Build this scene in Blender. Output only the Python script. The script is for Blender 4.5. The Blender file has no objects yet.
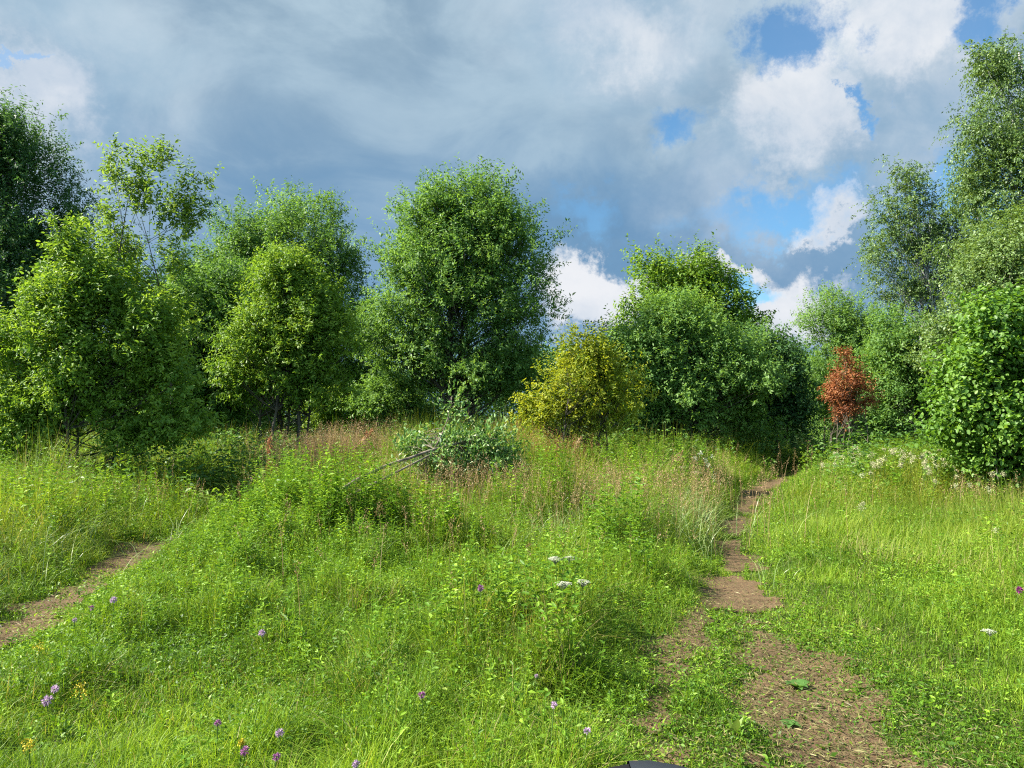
import bpy, math, random
import numpy as np

R = np.random.default_rng(7)
random.seed(7)
scene = bpy.context.scene
rad = math.radians

# ------------------------------------------------------------------ camera, sky, sun, exposure
FPX = 750.0
HORIZON = 415.0
PITCH = math.atan((HORIZON - 384.0) / FPX)
CAM = np.array([0.0, 0.0, 1.7])
cd = bpy.data.cameras.new('camera')
cam = bpy.data.objects.new('camera', cd)
scene.collection.objects.link(cam)
cam.location = CAM
cam.rotation_euler = (math.pi / 2 + PITCH, 0, 0)
cd.sensor_width = 36.0
cd.lens = FPX / 1024 * 36.0
cd.clip_start = 0.05
cd.clip_end = 3000
scene.camera = cam

EXPO = 1.8
vs = scene.view_settings
scene.display_settings.display_device = 'sRGB'
vs.view_transform = 'Standard'
vs.look = 'None'
vs.exposure = EXPO
vs.gamma = 1.0
vs.use_curve_mapping = False
scene.render.engine = 'CYCLES'
cy = scene.cycles
cy.use_denoising = False
cy.filter_width = 1.15
cy.max_bounces = 7
cy.diffuse_bounces = 4
cy.glossy_bounces = 2
cy.transmission_bounces = 5
cy.transparent_max_bounces = 4
cy.sample_clamp_indirect = 6.0
cy.caustics_reflective = False
cy.caustics_refractive = False

SUN_EL, SUN_AZ = rad(42), rad(-93)          # azimuth from +Y towards +X
sun_dir = np.array([math.sin(SUN_AZ) * math.cos(SUN_EL), math.cos(SUN_AZ) * math.cos(SUN_EL), math.sin(SUN_EL)])
sl = bpy.data.lights.new('sun', 'SUN')
sl.energy = 4.8
sl.angle = rad(0.6)
sl.color = (1.0, 0.94, 0.84)
sun = bpy.data.objects.new('sun', sl)
scene.collection.objects.link(sun)
from mathutils import Vector
sun.rotation_euler = Vector(sun_dir).to_track_quat('Z', 'Y').to_euler()
sun.location = (-40, 5, 45)


def ray(px, py):
    u = (px - 512.0) / FPX
    v = (384.0 - py) / FPX
    c, s = math.cos(PITCH), math.sin(PITCH)
    return np.array([u, c - v * s, s + v * c])


def build_world():
    w = bpy.data.worlds.new('World')
    scene.world = w
    w.use_nodes = True
    nt = w.node_tree
    nt.nodes.clear()
    N, L = nt.nodes.new, nt.links.new

    def put(sock, v):
        if isinstance(v, (int, float)):
            sock.default_value = v
        elif isinstance(v, (tuple, list)):
            sock.default_value = v
        else:
            L(v, sock)

    def M(op, a, b=0.0, c=None):
        n = N('ShaderNodeMath')
        n.operation = op
        put(n.inputs[0], a)
        put(n.inputs[1], b)
        if c is not None:
            put(n.inputs[2], c)
        return n.outputs[0]

    def V(op, a, b=(0, 0, 0)):
        n = N('ShaderNodeVectorMath')
        n.operation = op
        put(n.inputs[0], a)
        put(n.inputs[1], b)
        return n.outputs['Value'] if op == 'LENGTH' else n.outputs[0]

    def sstep(v, a, b, lo=0.0, hi=1.0):
        n = N('ShaderNodeMapRange')
        n.interpolation_type = 'SMOOTHSTEP'
        put(n.inputs[0], v)
        for k, x in enumerate((a, b, lo, hi)):
            n.inputs[1 + k].default_value = x
        return n.outputs[0]

    def mixc(f, a, b):
        n = N('ShaderNodeMix')
        n.data_type = 'RGBA'
        put(n.inputs[0], f)
        put(n.inputs[6], a if not isinstance(a, tuple) else (*a, 1))
        put(n.inputs[7], b if not isinstance(b, tuple) else (*b, 1))
        return n.outputs[2]

    def noise(vec, scale, detail=6, rough=0.55, dist=0.0):
        n = N('ShaderNodeTexNoise')
        put(n.inputs['Vector'], vec)
        n.inputs['Scale'].default_value = scale
        n.inputs['Detail'].default_value = detail
        n.inputs['Roughness'].default_value = rough
        n.inputs['Distortion'].default_value = dist
        return n

    tc = N('ShaderNodeTexCoord')
    d = V('NORMALIZE', tc.outputs['Generated'])
    sp = N('ShaderNodeSeparateXYZ')
    L(d, sp.inputs[0])
    x, y, z = sp.outputs
    az = M('ARCTAN2', x, y)
    el = M('ARCSINE', z)
    cb = N('ShaderNodeCombineXYZ')
    L(az, cb.inputs[0])
    L(el, cb.inputs[1])
    A = cb.outputs[0]
    zz = M('ADD', M('MAXIMUM', z, 0.0), 0.22)
    cp = N('ShaderNodeCombineXYZ')
    L(M('DIVIDE', x, zz), cp.inputs[0])
    L(M('DIVIDE', y, zz), cp.inputs[1])
    P = cp.outputs[0]
    dn = V('SUBTRACT', noise(d, 5.5, 7, 0.62).outputs['Color'], (0.5, 0.5, 0.5))
    n_sc = N('ShaderNodeVectorMath')
    n_sc.operation = 'SCALE'
    L(dn, n_sc.inputs[0])
    n_sc.inputs['Scale'].default_value = 0.26
    D = V('ADD', A, n_sc.outputs[0])
    n_s2 = N('ShaderNodeVectorMath')
    n_s2.operation = 'SCALE'
    L(V('SUBTRACT', noise(d, 16, 8, 0.70).outputs['Color'], (0.5, 0.5, 0.5)), n_s2.inputs[0])
    n_s2.inputs['Scale'].default_value = 0.13
    D2 = V('ADD', D, n_s2.outputs[0])

    def blob(px, py, rx, ry, soft=0.6, src=None):
        r = ray(px, py)
        a0 = math.atan2(r[0], r[1])
        e0 = math.asin(r[2] / np.linalg.norm(r))
        k = math.cos(a0) * FPX
        q = V('SUBTRACT', src or D, (a0, e0, 0))
        q = V('DIVIDE', q, (rx / FPX, ry / FPX, 1))
        q = V('MULTIPLY', q, (1, 1, 0))
        return sstep(V('LENGTH', q), 1 + soft * 0.5, 1 - soft * 0.5)

    def union(lst):
        o = lst[0]
        for b in lst[1:]:
            o = M('MAXIMUM', o, b)
        return o

    g = 2 ** -EXPO

    def c(r_, g_, b_):        # sRGB 0-255 as it should show -> scene radiance
        f = lambda v: ((v / 255 + 0.055) / 1.055) ** 2.4
        return tuple(f(v) * g for v in (r_, g_, b_))

    big = noise(P, 0.9, 7, 0.55, 0.4).outputs['Fac']
    fine = noise(P, 2.6, 8, 0.6, 0.5).outputs['Fac']
    puff = noise(d, 9.0, 8, 0.6, 0.3).outputs['Fac']
    grey = mixc(sstep(M('ADD', M('MULTIPLY', big, .7), M('MULTIPLY', fine, .3)), 0.40, 0.60), c(137, 166, 190), c(178, 203, 220))
    grey = mixc(M('MULTIPLY', sstep(fine, 0.45, 0.68), 0.6), grey, c(186, 209, 224))
    # lower, distant cloud bases are bluer and darker
    low = M('MULTIPLY', sstep(M('ADD', el, M('MULTIPLY', M('SUBTRACT', fine, 0.5), 0.25)), 0.40, 0.20), 0.75)
    cloud = mixc(low, grey, c(112, 157, 198))
    dark = union([blob(610, 228, 150, 50, 1.3), M('MULTIPLY', blob(330, 180, 260, 90, 1.6), 0.4), blob(830, 255, 95, 38, 1.2)])
    cloud = mixc(M('MULTIPLY', dark, 0.75), cloud, mixc(puff, c(92, 138, 182), c(120, 160, 194)))
    lightb = union([blob(640, 20, 140, 55, 1.5), blob(900, 100, 130, 120, 1.5), blob(30, 110, 110, 120, 1.6),
                    blob(760, 170, 90, 60, 1.4)])
    cloud = mixc(M('MULTIPLY', lightb, 0.6), cloud, mixc(sstep(puff, .3, .7), c(148, 182, 210), c(214, 226, 238)))
    white = union([blob(600, 302, 78, 42, 0.45, D2), blob(785, 303, 58, 38, 0.5, D2), blob(838, 207, 38, 15, 0.7, D2),
                   blob(700, 262, 55, 12, 0.8, D2), M('MULTIPLY', blob(16, 92, 34, 40, 1.4, D2), .9), M('MULTIPLY', blob(800, 105, 42, 40, 1.0, D2), .8),
                   M('MULTIPLY', blob(905, 12, 75, 34, 1.2, D2), .85), M('MULTIPLY', blob(625, 22, 60, 24, 1.8, D2), .6)])
    cloud = mixc(M('MULTIPLY', white, 0.92), cloud, mixc(sstep(puff, 0.3, 0.7), c(208, 219, 233), c(246, 247, 250)))
    # behind and beside the view: broken cloud
    gaps = union([blob(798, 30, 36, 34, 0.9, D2), blob(682, 116, 32, 17, 1.6, D2), blob(770, 196, 66, 17, 1.6, D2),
                  M('MULTIPLY', blob(580, 218, 32, 18, 1.6, D2), .6), blob(968, 18, 22, 20, 1.2, D2), blob(850, 104, 9, 12, 1.3, D2),
                  blob(1000, 185, 60, 30, 1.0, D2), blob(720, 285, 40, 16, 0.9, D2), M('MULTIPLY', blob(6, 50, 14, 5, 0.9, D2), .5)])
    back = M('MULTIPLY', sstep(y, 0.35, 0.0), sstep(big, 0.5, 0.58))
    gap = M('MAXIMUM', M('MULTIPLY', gaps, 0.9), back)

    sky = N('ShaderNodeTexSky')
    sky.sky_type = 'NISHITA'
    sky.sun_disc = False
    sky.sun_elevation = SUN_EL
    sky.sun_rotation = SUN_AZ
    sky.air_density = 1.0
    sky.dust_density = 0.3
    sky.ozone_density = 2.0
    b1 = N('ShaderNodeBackground')
    tint = N('ShaderNodeMix')
    tint.data_type = 'RGBA'
    tint.blend_type = 'MULTIPLY'
    tint.inputs[0].default_value = 1.0
    L(sky.outputs[0], tint.inputs[6])
    tint.inputs[7].default_value = (0.55, 0.88, 1.0, 1)
    L(tint.outputs[2], b1.inputs[0])
    b1.inputs[1].default_value = 0.055
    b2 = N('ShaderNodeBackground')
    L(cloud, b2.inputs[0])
    L(M('ADD', 1.0, M('MULTIPLY', sstep(y, 0.30, -0.35), 1.5)), b2.inputs[1])  # clouds out of view behind the camera brightened, added as fill light
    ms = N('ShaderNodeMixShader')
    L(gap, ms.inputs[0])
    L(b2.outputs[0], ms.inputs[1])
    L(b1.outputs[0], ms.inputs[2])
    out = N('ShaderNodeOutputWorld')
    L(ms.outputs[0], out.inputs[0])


build_world()

# ------------------------------------------------------------------ helpers


def sm(v, a, b):
    t = np.clip((np.asarray(v, float) - a) / (b - a), 0, 1)
    return t * t * (3 - 2 * t)


def _hash(i, j, s):
    h = (i * 374761393 + j * 668265263 + s * 1442695041) & 0x7fffffff
    h = ((h ^ (h >> 13)) * 1274126177) & 0x7fffffff
    return ((h ^ (h >> 16)) & 0xffff) / 65535.0


def vnoise(x, y, scale=1.0, seed=0, octv=3):
    x = np.asarray(x, float) * scale + 1000.0
    y = np.asarray(y, float) * scale + 1000.0
    tot, amp, norm = 0, 1.0, 0
    for o in range(octv):
        i, j = np.floor(x).astype(np.int64), np.floor(y).astype(np.int64)
        fx, fy = x - i, y - j
        fx, fy = fx * fx * (3 - 2 * fx), fy * fy * (3 - 2 * fy)
        s = seed * 17 + o
        n = (_hash(i, j, s) * (1 - fx) + _hash(i + 1, j, s) * fx) * (1 - fy) + (_hash(i, j + 1, s) * (1 - fx) + _hash(i + 1, j + 1, s) * fx) * fy
        tot = tot + n * amp
        norm += amp
        amp *= 0.5
        x, y = x * 2.03, y * 2.03
    return tot / norm


def pdist(x, y, line):
    """distance to a polyline and signed side (positive = right of travel)"""
    x, y = np.asarray(x, float), np.asarray(y, float)
    best = np.full(x.shape, 1e9)
    side = np.zeros(x.shape)
    for (x0, y0), (x1, y1) in zip(line[:-1], line[1:]):
        dx, dy = x1 - x0, y1 - y0
        t = np.clip(((x - x0) * dx + (y - y0) * dy) / (dx * dx + dy * dy), 0, 1)
        qx, qy = x - (x0 + t * dx), y - (y0 + t * dy)
        dd = np.hypot(qx, qy)
        m = dd < best
        best = np.where(m, dd, best)
        side = np.where(m, np.sign(dy * qx - dx * qy), side)
    return best, side


def flat(px, py):
    r = ray(px, py)
    t = -CAM[2] / r[2]
    return (r[0] * t, r[1] * t)


RIGHT = [(1.35, 1.2)] + [flat(*p) for p in ((850, 768), (800, 700), (768, 640), (738, 590), (731, 560), (735, 530), (742, 508), (760, 491), (785, 479), (802, 469))]
TRACK = [(0.55, 1.2)] + [flat(*p) for p in ((640, 768), (668, 690), (690, 640), (715, 605), (735, 575))]
LEFT = [(-6.5, 3.2)] + [flat(*p) for p in ((-60, 665), (20, 625), (75, 585), (140, 552), (190, 533), (250, 520))] + [(-4.0, 13.5), (-4.6, 16.5)]


def dirt(x, y):
    n = vnoise(x, y, 2.2, 3, 4)
    dr, _ = pdist(x, y, RIGHT)
    dt, _ = pdist(x, y, TRACK)
    dl, _ = pdist(x, y, LEFT)
    w = np.interp(y, [2, 4.2, 5.5, 7, 9, 14, 24], [0.60, 0.62, 0.30, 0.27, 0.28, 0.33, 0.40])
    n2 = vnoise(x, y, 6.5, 5, 3)
    k = np.interp(y, [2, 4.2, 5, 6.2, 7.2, 9], [0.66, 0.58, 0.60, 0.68, 0.95, 1.0])
    a = sm(dr + (n - 0.5) * 0.9 + (n2 - 0.5) * 0.35, w, w - 0.28) * k
    b = sm(dt + (n - 0.5) * 0.8 + (n2 - 0.5) * 0.3, 0.22, 0.0) * 0.5
    c = sm(dl + (n - 0.5) * 0.7, 0.42, 0.10) * np.interp(y, [3, 5.9, 6.6, 8.6, 9.2, 10.6, 11.2, 12], [1, .95, .45, .42, .9, .9, .55, .1])
    return np.clip(np.maximum(np.maximum(a, b), c), 0, 1)


def ground_z(x, y):
    x, y = np.asarray(x, float), np.asarray(y, float)
    z = (vnoise(x, y, 0.22, 11, 3) - 0.5) * 0.22 * sm(y, 2, 10)
    z = z + 0.36 * np.exp(-((x + 1.4) / 3.2) ** 2 - ((y - 15) / 5.0) ** 2)
    z = z + 0.12 * np.exp(-((x - 9.5) / 3.8) ** 2 - ((y - 16) / 5.0) ** 2)
    dr, _ = pdist(x, y, RIGHT)
    dl, _ = pdist(x, y, LEFT)
    z = z - 0.05 * sm(dr, 0.6, 0.2) - 0.05 * sm(dl, 0.6, 0.2)
    z = z + (vnoise(x, y, 2.5, 12, 3) - 0.5) * 0.05
    far = np.hypot(x, y)
    return z * sm(far, 80, 40)


HOLLOWS = [(*flat(px, py + 18), r_, k) for px, py, r_, k in ((420, 560, .55, .8), (290, 575, .45, .75), (500, 590, .4, .6), (200, 640, .35, .7), (360, 640, .3, .6), (575, 700, .2, .7), (120, 690, .25, .6), (450, 520, .6, .6), (600, 530, .5, .5))] + [(-2.0, 10.2, .7, .65), (-1.5, 11.0, .6, .5), (-.66, 11.6, .8, .55), (.1, 11.9, .6, .4)]


def veg_h(x, y):
    """height the meadow grows to"""
    x, y = np.asarray(x, float), np.asarray(y, float)
    dr, sr = pdist(x, y, RIGHT)
    dt, _ = pdist(x, y, TRACK)
    dl, sl_ = pdist(x, y, LEFT)
    big = vnoise(x, y, 0.55, 21, 3)
    cl = vnoise(x, y, 1.5, 22, 3)
    lump = 0.18 + 0.85 * big + 1.35 * sm(cl, 0.34, 0.68) * big
    lump = lump * (1 + (vnoise(x, y, 3.2, 23, 3) - 0.5) * 1.5 * sm(y, 12, 6))
    for hx, hy, hr, hk in HOLLOWS:
        lump = lump * (1 - hk * np.exp(-((x - hx) ** 2 + (y - hy) ** 2) / hr ** 2))
    base = np.interp(y, [2.5, 5, 7, 9, 11, 14, 18, 26], [.20, .25, .36, .54, .74, .88, 1.0, 1.0])
    base = base * lump
    right = (sr > 0)
    # right of the path: trampled margin, then a meadow rising away from it
    near = np.interp(dr, [0, 0.5, 1.4, 2.4, 3.6], [0.04, 0.09, 0.15, 0.38, 0.62])
    farr = np.interp(dr, [0, 0.4, 0.9, 1.6, 2.6], [0.05, 0.14, 0.38, 0.70, 0.95])
    q = sm(y, 6.5, 12)
    rh = (near * (1 - q) + farr * q) * np.interp(y, [3, 6, 10, 16], [.55, .75, .85, .88]) * (0.45 + 0.55 * np.minimum(lump, 1.35))
    lh = base * np.interp(dr, [0, 0.4, 0.9, 1.4], [0.08, 0.22, 0.65, 1.0])
    h = np.where(right, rh, lh)
    h = h * np.interp(dl, [0, 0.4, 0.9, 1.5], [0.1, 0.3, 0.75, 1.0])
    # between the two wheel tracks
    h = h * np.interp(dt, [0, 0.3, 0.6], [0.55, 0.8, 1.0])
    # left of the left path: tall grass
    lm = (sl_ < 0) & (dl > 0.3) & (x < -3)
    h = np.where(lm, np.maximum(h, np.interp(dl, [0.3, 1.2, 2.2], [0.18, 0.35, 0.75]) * (0.7 + 0.6 * big)), h)
    # shade patch under the left trees is grazed lower
    h = h * (1 - 0.45 * np.exp(-((x + 5.4) / 1.6) ** 2 - ((y - 13.2) / 1.6) ** 2))
    return np.clip(h, 0.02, 1.3)


def hit(px, py, up=0.0):
    """point at a height `up` above the ground seen in that direction"""
    r = ray(px, py)
    t = 5.0
    for _ in range(30):
        p = CAM + r * t
        g0 = float(ground_z(p[0], p[1])) + up
        t = t + (g0 - p[2]) / r[2] * 0.7 if r[2] < 0 else 20
    p = CAM + r * t
    return p[0], p[1], float(ground_z(p[0], p[1]))


def veg_depth(px, py, k=0.95):
    r = ray(px, py)
    t = np.linspace(3.0, 26.0, 1200)
    p = CAM + r * t[:, None]
    under = p[:, 2] < ground_z(p[:, 0], p[:, 1]) + veg_h(p[:, 0], p[:, 1]) * k
    i = int(np.argmax(under)) if under.any() else len(t) - 1
    return float(p[i, 1])


def at_depth(px, py, d):
    r = ray(px, py)
    return CAM + r * (d / r[1])


# ---- materials


def new_mat(name):
    m = bpy.data.materials.new(name)
    m.use_nodes = True
    nt = m.node_tree
    nt.nodes.clear()
    return m, nt, nt.nodes.new, nt.links.new


def leaf_mat(name, dark, mid, light, trans=0.38, tcol=None, rough=0.5, spec=0.22, extra=None):
    m, nt, N, L = new_mat(name)
    at = N('ShaderNodeAttribute')
    at.attribute_name = 'rnd'
    rp = N('ShaderNodeValToRGB')
    e = rp.color_ramp.elements
    e[0].position, e[0].color = 0.0, (*dark, 1)
    e[1].position, e[1].color = 1.0, (*light, 1)
    k = e.new(0.5)
    k.color = (*mid, 1)
    if extra:
        k = e.new(0.955)
        k.color = (*light, 1)
        k = e.new(0.97)
        k.color = (*extra, 1)
        e[len(e) - 1].color = (*extra, 1)
    L(at.outputs['Fac'], rp.inputs[0])
    p = N('ShaderNodeBsdfPrincipled')
    L(rp.outputs[0], p.inputs['Base Color'])
    p.inputs['Roughness'].default_value = rough
    p.inputs['Specular IOR Level'].default_value = spec
    tr = N('ShaderNodeBsdfTranslucent')
    hs = N('ShaderNodeMix')
    hs.data_type = 'RGBA'
    hs.blend_type = 'MULTIPLY'
    hs.inputs[0].default_value = 1.0
    L(rp.outputs[0], hs.inputs[6])
    hs.inputs[7].default_value = (*(tcol or (1.75, 1.65, 0.7)), 1)
    L(hs.outputs[2], tr.inputs[0])
    mx = N('ShaderNodeMixShader')
    mx.inputs[0].default_value = trans
    L(p.outputs[0], mx.inputs[1])
    L(tr.outputs[0], mx.inputs[2])
    o = N('ShaderNodeOutputMaterial')
    L(mx.outputs[0], o.inputs[0])
    return m


def bark_mat(name, c1, c2, scale=9.0):
    m, nt, N, L = new_mat(name)
    tc = N('ShaderNodeTexCoord')
    mp = N('ShaderNodeMapping')
    mp.inputs['Scale'].default_value = (1, 1, 0.25)
    L(tc.outputs['Object'], mp.inputs[0])
    n = N('ShaderNodeTexNoise')
    n.inputs['Scale'].default_value = scale
    n.inputs['Detail'].default_value = 6
    L(mp.outputs[0], n.inputs['Vector'])
    rp = N('ShaderNodeValToRGB')
    rp.color_ramp.elements[0].position, rp.color_ramp.elements[0].color = 0.38, (*c1, 1)
    rp.color_ramp.elements[1].position, rp.color_ramp.elements[1].color = 0.62, (*c2, 1)
    L(n.outputs['Fac'], rp.inputs[0])
    p = N('ShaderNodeBsdfPrincipled')
    L(rp.outputs[0], p.inputs['Base Color'])
    p.inputs['Roughness'].default_value = 0.9
    b = N('ShaderNodeBump')
    b.inputs['Strength'].default_value = 0.6
    b.inputs['Distance'].default_value = 0.02
    L(n.outputs['Fac'], b.inputs['Height'])
    L(b.outputs[0], p.inputs['Normal'])
    o = N('ShaderNodeOutputMaterial')
    L(p.outputs[0], o.inputs[0])
    return m


def soil_mat(name, green):
    m, nt, N, L = new_mat(name)
    tc = N('ShaderNodeTexCoord')

    def noise(s, d=8, r=0.6):
        n = N('ShaderNodeTexNoise')
        n.inputs['Scale'].default_value = s
        n.inputs['Detail'].default_value = d
        n.inputs['Roughness'].default_value = r
        L(tc.outputs['Object'], n.inputs['Vector'])
        return n.outputs['Fac']

    def ramp(f, a, ca, b, cb_):
        rp = N('ShaderNodeValToRGB')
        rp.color_ramp.elements[0].position, rp.color_ramp.elements[0].color = a, (*ca, 1)
        rp.color_ramp.elements[1].position, rp.color_ramp.elements[1].color = b, (*cb_, 1)
        L(f, rp.inputs[0])
        return rp.outputs[0]

    def mix(f, a, b):
        n = N('ShaderNodeMix')
        n.data_type = 'RGBA'
        L(f, n.inputs[0])
        L(a, n.inputs[6])
        L(b, n.inputs[7])
        return n.outputs[2]
    n1, n2, n3 = noise(3.0), noise(28.0), noise(90.0, 4)
    soil = ramp(n1, 0.35, (0.070, 0.043, 0.023), 0.68, (0.155, 0.097, 0.053))
    straw = ramp(n3, 0.4, (0.060, 0.046, 0.022), 0.62, (0.165, 0.128, 0.066))
    col = mix(ramp(n2, 0.44, (0, 0, 0), 0.62, (0.8, 0.8, 0.8)), soil, straw)
    if green:
        gcol = ramp(n2, 0.35, (0.022, 0.034, 0.010), 0.7, (0.060, 0.075, 0.022))
        at = N('ShaderNodeAttribute')
        at.attribute_name = 'bare'
        col = mix(at.outputs['Fac'], gcol, col)
    p = N('ShaderNodeBsdfPrincipled')
    L(col, p.inputs['Base Color'])
    p.inputs['Roughness'].default_value = 0.95
    p.inputs['Specular IOR Level'].default_value = 0.15
    b = N('ShaderNodeBump')
    b.inputs['Strength'].default_value = 0.8
    b.inputs['Distance'].default_value = 0.03
    L(n2, b.inputs['Height'])
    L(b.outputs[0], p.inputs['Normal'])
    o = N('ShaderNodeOutputMaterial')
    L(p.outputs[0], o.inputs[0])
    return m


# ---- mesh plumbing


def mesh_obj(name, v, f, mat, parent=None, attrs=None, smooth=False):
    v = np.asarray(v, np.float32)
    f = np.asarray(f, np.int32)
    me = bpy.data.meshes.new(name)
    me.vertices.add(len(v))
    me.vertices.foreach_set('co', v.ravel())
    k = f.shape[1]
    me.loops.add(f.size)
    me.loops.foreach_set('vertex_index', f.ravel())
    me.polygons.add(len(f))
    me.polygons.foreach_set('loop_start', np.arange(0, f.size, k, dtype=np.int32))
    if smooth:
        me.polygons.foreach_set('use_smooth', np.ones(len(f), bool))
    me.update(calc_edges=True)
    for nm, (dom, vals) in (attrs or {}).items():
        a = me.attributes.new(nm, 'FLOAT', dom)
        a.data.foreach_set('value', np.asarray(vals, np.float32))
    me.materials.append(mat)
    o = bpy.data.objects.new(name, me)
    scene.collection.objects.link(o)
    if parent:
        o.parent = parent
    return o


def tag(o, label=None, cat=None, group=None, kind=None):
    if label:
        o['label'] = label
    if cat:
        o['category'] = cat
    if group:
        o['group'] = group
    if kind:
        o['kind'] = kind
    return o


def empty(name, loc, label, cat, group=None):
    o = bpy.data.objects.new(name, None)
    scene.collection.objects.link(o)
    o.location = loc
    return tag(o, label, cat, group)


class Bag:
    """collects quads for one mesh"""

    def __init__(self):
        self.v, self.f, self.r, self.n = [], [], [], 0

    def add(self, v, f, r):
        self.v.append(v)
        self.f.append(f + self.n)
        self.r.append(np.broadcast_to(np.asarray(r, float), (len(f),)))
        self.n += len(v)

    def build(self, name, mat, parent=None, origin=(0, 0, 0), smooth=False):
        v = np.concatenate(self.v) - np.asarray(origin)
        return mesh_obj(name, v, np.concatenate(self.f), mat, parent, {'rnd': ('FACE', np.concatenate(self.r))}, smooth)


def nrm(a):
    return a / np.maximum(np.linalg.norm(a, axis=-1, keepdims=True), 1e-9)


def leaves(bag, pos, axis, normal, length, wr, rnd, fold=0.25, droop=0.15, full=False):
    """leaf blades: a folded diamond (one quad), or a six-point leaf (two quads) when full"""
    n = len(pos)
    axis = nrm(axis)
    side = nrm(np.cross(normal, axis))
    up = np.cross(axis, side)
    Ln = np.broadcast_to(np.asarray(length, float), (n,))[:, None]
    w = Ln * np.broadcast_to(np.asarray(wr, float), (n,))[:, None] * 0.5
    if not full:
        m = pos + axis * Ln * 0.45 + up * w * fold
        v = np.stack([pos, m + side * w, pos + axis * Ln - up * Ln * droop, m - side * w], 1).reshape(-1, 3)
        f = np.arange(4 * n).reshape(n, 4)
        bag.add(v, f, rnd)
    else:
        a = pos + axis * Ln * 0.30 + up * w * fold
        b = pos + axis * Ln * 0.68 + up * (w * fold - Ln * droop * 0.4)
        tip = pos + axis * Ln - up * Ln * droop
        v = np.stack([pos, a + side * w, b + side * w * 0.86, tip, b - side * w * 0.86, a - side * w], 1).reshape(-1, 3)
        q = np.arange(n)[:, None] * 6
        f = np.stack([q + np.array([0, 1, 2, 3]), q + np.array([0, 3, 4, 5])], 1).reshape(-1, 4)
        bag.add(v, f, np.repeat(np.broadcast_to(np.asarray(rnd, float), (n,)), 2))


def blades(bag, pos, h, w, ang, lean, rnd, segs=3, curl=0.0):
    """grass blades: tapering ribbons bending over"""
    n = len(pos)
    dirv = np.stack([np.cos(ang), np.sin(ang), np.zeros(n)], 1)
    fa = ang + math.pi / 2 + R.normal(0, 0.7, n)
    side = np.stack([np.cos(fa), np.sin(fa), np.zeros(n)], 1)
    rows = []
    for k in range(segs + 1):
        t = k / segs
        zc = t - 0.45 * np.minimum(lean, 1.3) * t ** 2.2 - curl * t ** 4
        p = pos + dirv * (h * lean * t ** 1.8)[:, None]
        p[:, 2] += h * zc
        ww = (w * (1 - t ** 1.7) + 0.0006)[:, None] * 0.5
        rows.append(p - side * ww)
        rows.append(p + side * ww)
    v = np.stack(rows, 1).reshape(-1, 3)
    st = 2 * (segs + 1)
    q = np.arange(n)[:, None] * st
    f = np.stack([q + np.array([2 * k, 2 * k + 1, 2 * k + 3, 2 * k + 2]) for k in range(segs)], 1).reshape(-1, 4)
    bag.add(v, f, np.repeat(rnd, segs))


def tube(bag, pts, rads, sides=6, rnd=0.5):
    pts = np.asarray(pts, float)
    k = len(pts)
    tan = nrm(np.gradient(pts, axis=0))
    ref = np.where(np.abs(tan[:, 2:3]) > 0.9, np.array([[1.0, 0, 0]]), np.array([[0, 0, 1.0]]))
    a = nrm(np.cross(tan, ref))
    b = np.cross(tan, a)
    th = np.arange(sides) * 2 * math.pi / sides
    r = np.asarray(rads, float)[:, None, None]
    v = pts[:, None, :] + r * (a[:, None, :] * np.cos(th)[None, :, None] + b[:, None, :] * np.sin(th)[None, :, None])
    i = np.arange(k - 1)[:, None] * sides
    j = np.arange(sides)[None, :]
    j2 = (j + 1) % sides
    f = np.stack([i + j, i + j2, i + sides + j2, i + sides + j], -1).reshape(-1, 4)
    bag.add(v.reshape(-1, 3), f, rnd)


def bez(p0, p1, p2, n=6):
    t = np.linspace(0, 1, n)[:, None]
    return (1 - t) ** 2 * p0 + 2 * t * (1 - t) * p1 + t ** 2 * p2


# ------------------------------------------------------------------ ground and paths
def build_ground():
    def axis(lo, hi, step, far):
        a = np.arange(lo, hi + step / 2, step)
        g = [step]
        left, right = [], []
        p, s = hi, step
        while p < far:
            s *= 1.25
            p += s
            right.append(p)
        p, s = lo, step
        while p > -far:
            s *= 1.25
            p -= s
            left.append(p)
        return np.concatenate([left[::-1], a, right])
    xs = axis(-9, 11, 0.10, 1500)
    ys = axis(0.5, 20, 0.10, 1500)
    X, Y = np.meshgrid(xs, ys)
    Z = ground_z(X, Y)
    B = dirt(X, Y)
    v = np.stack([X, Y, Z], -1).reshape(-1, 3)
    nx, ny = len(xs), len(ys)
    i = np.arange(ny - 1)[:, None] * nx + np.arange(nx - 1)[None, :]
    f = np.stack([i, i + 1, i + nx + 1, i + nx], -1).reshape(-1, 4)
    o = mesh_obj('ground', v, f, soil_mat('earth_and_turf', True), None, {'bare': ('POINT', B.ravel())}, True)
    tag(o, 'earth of the clearing under the meadow', 'ground', None, 'structure')


build_ground()
SOIL = soil_mat('bare_soil', False)


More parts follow.
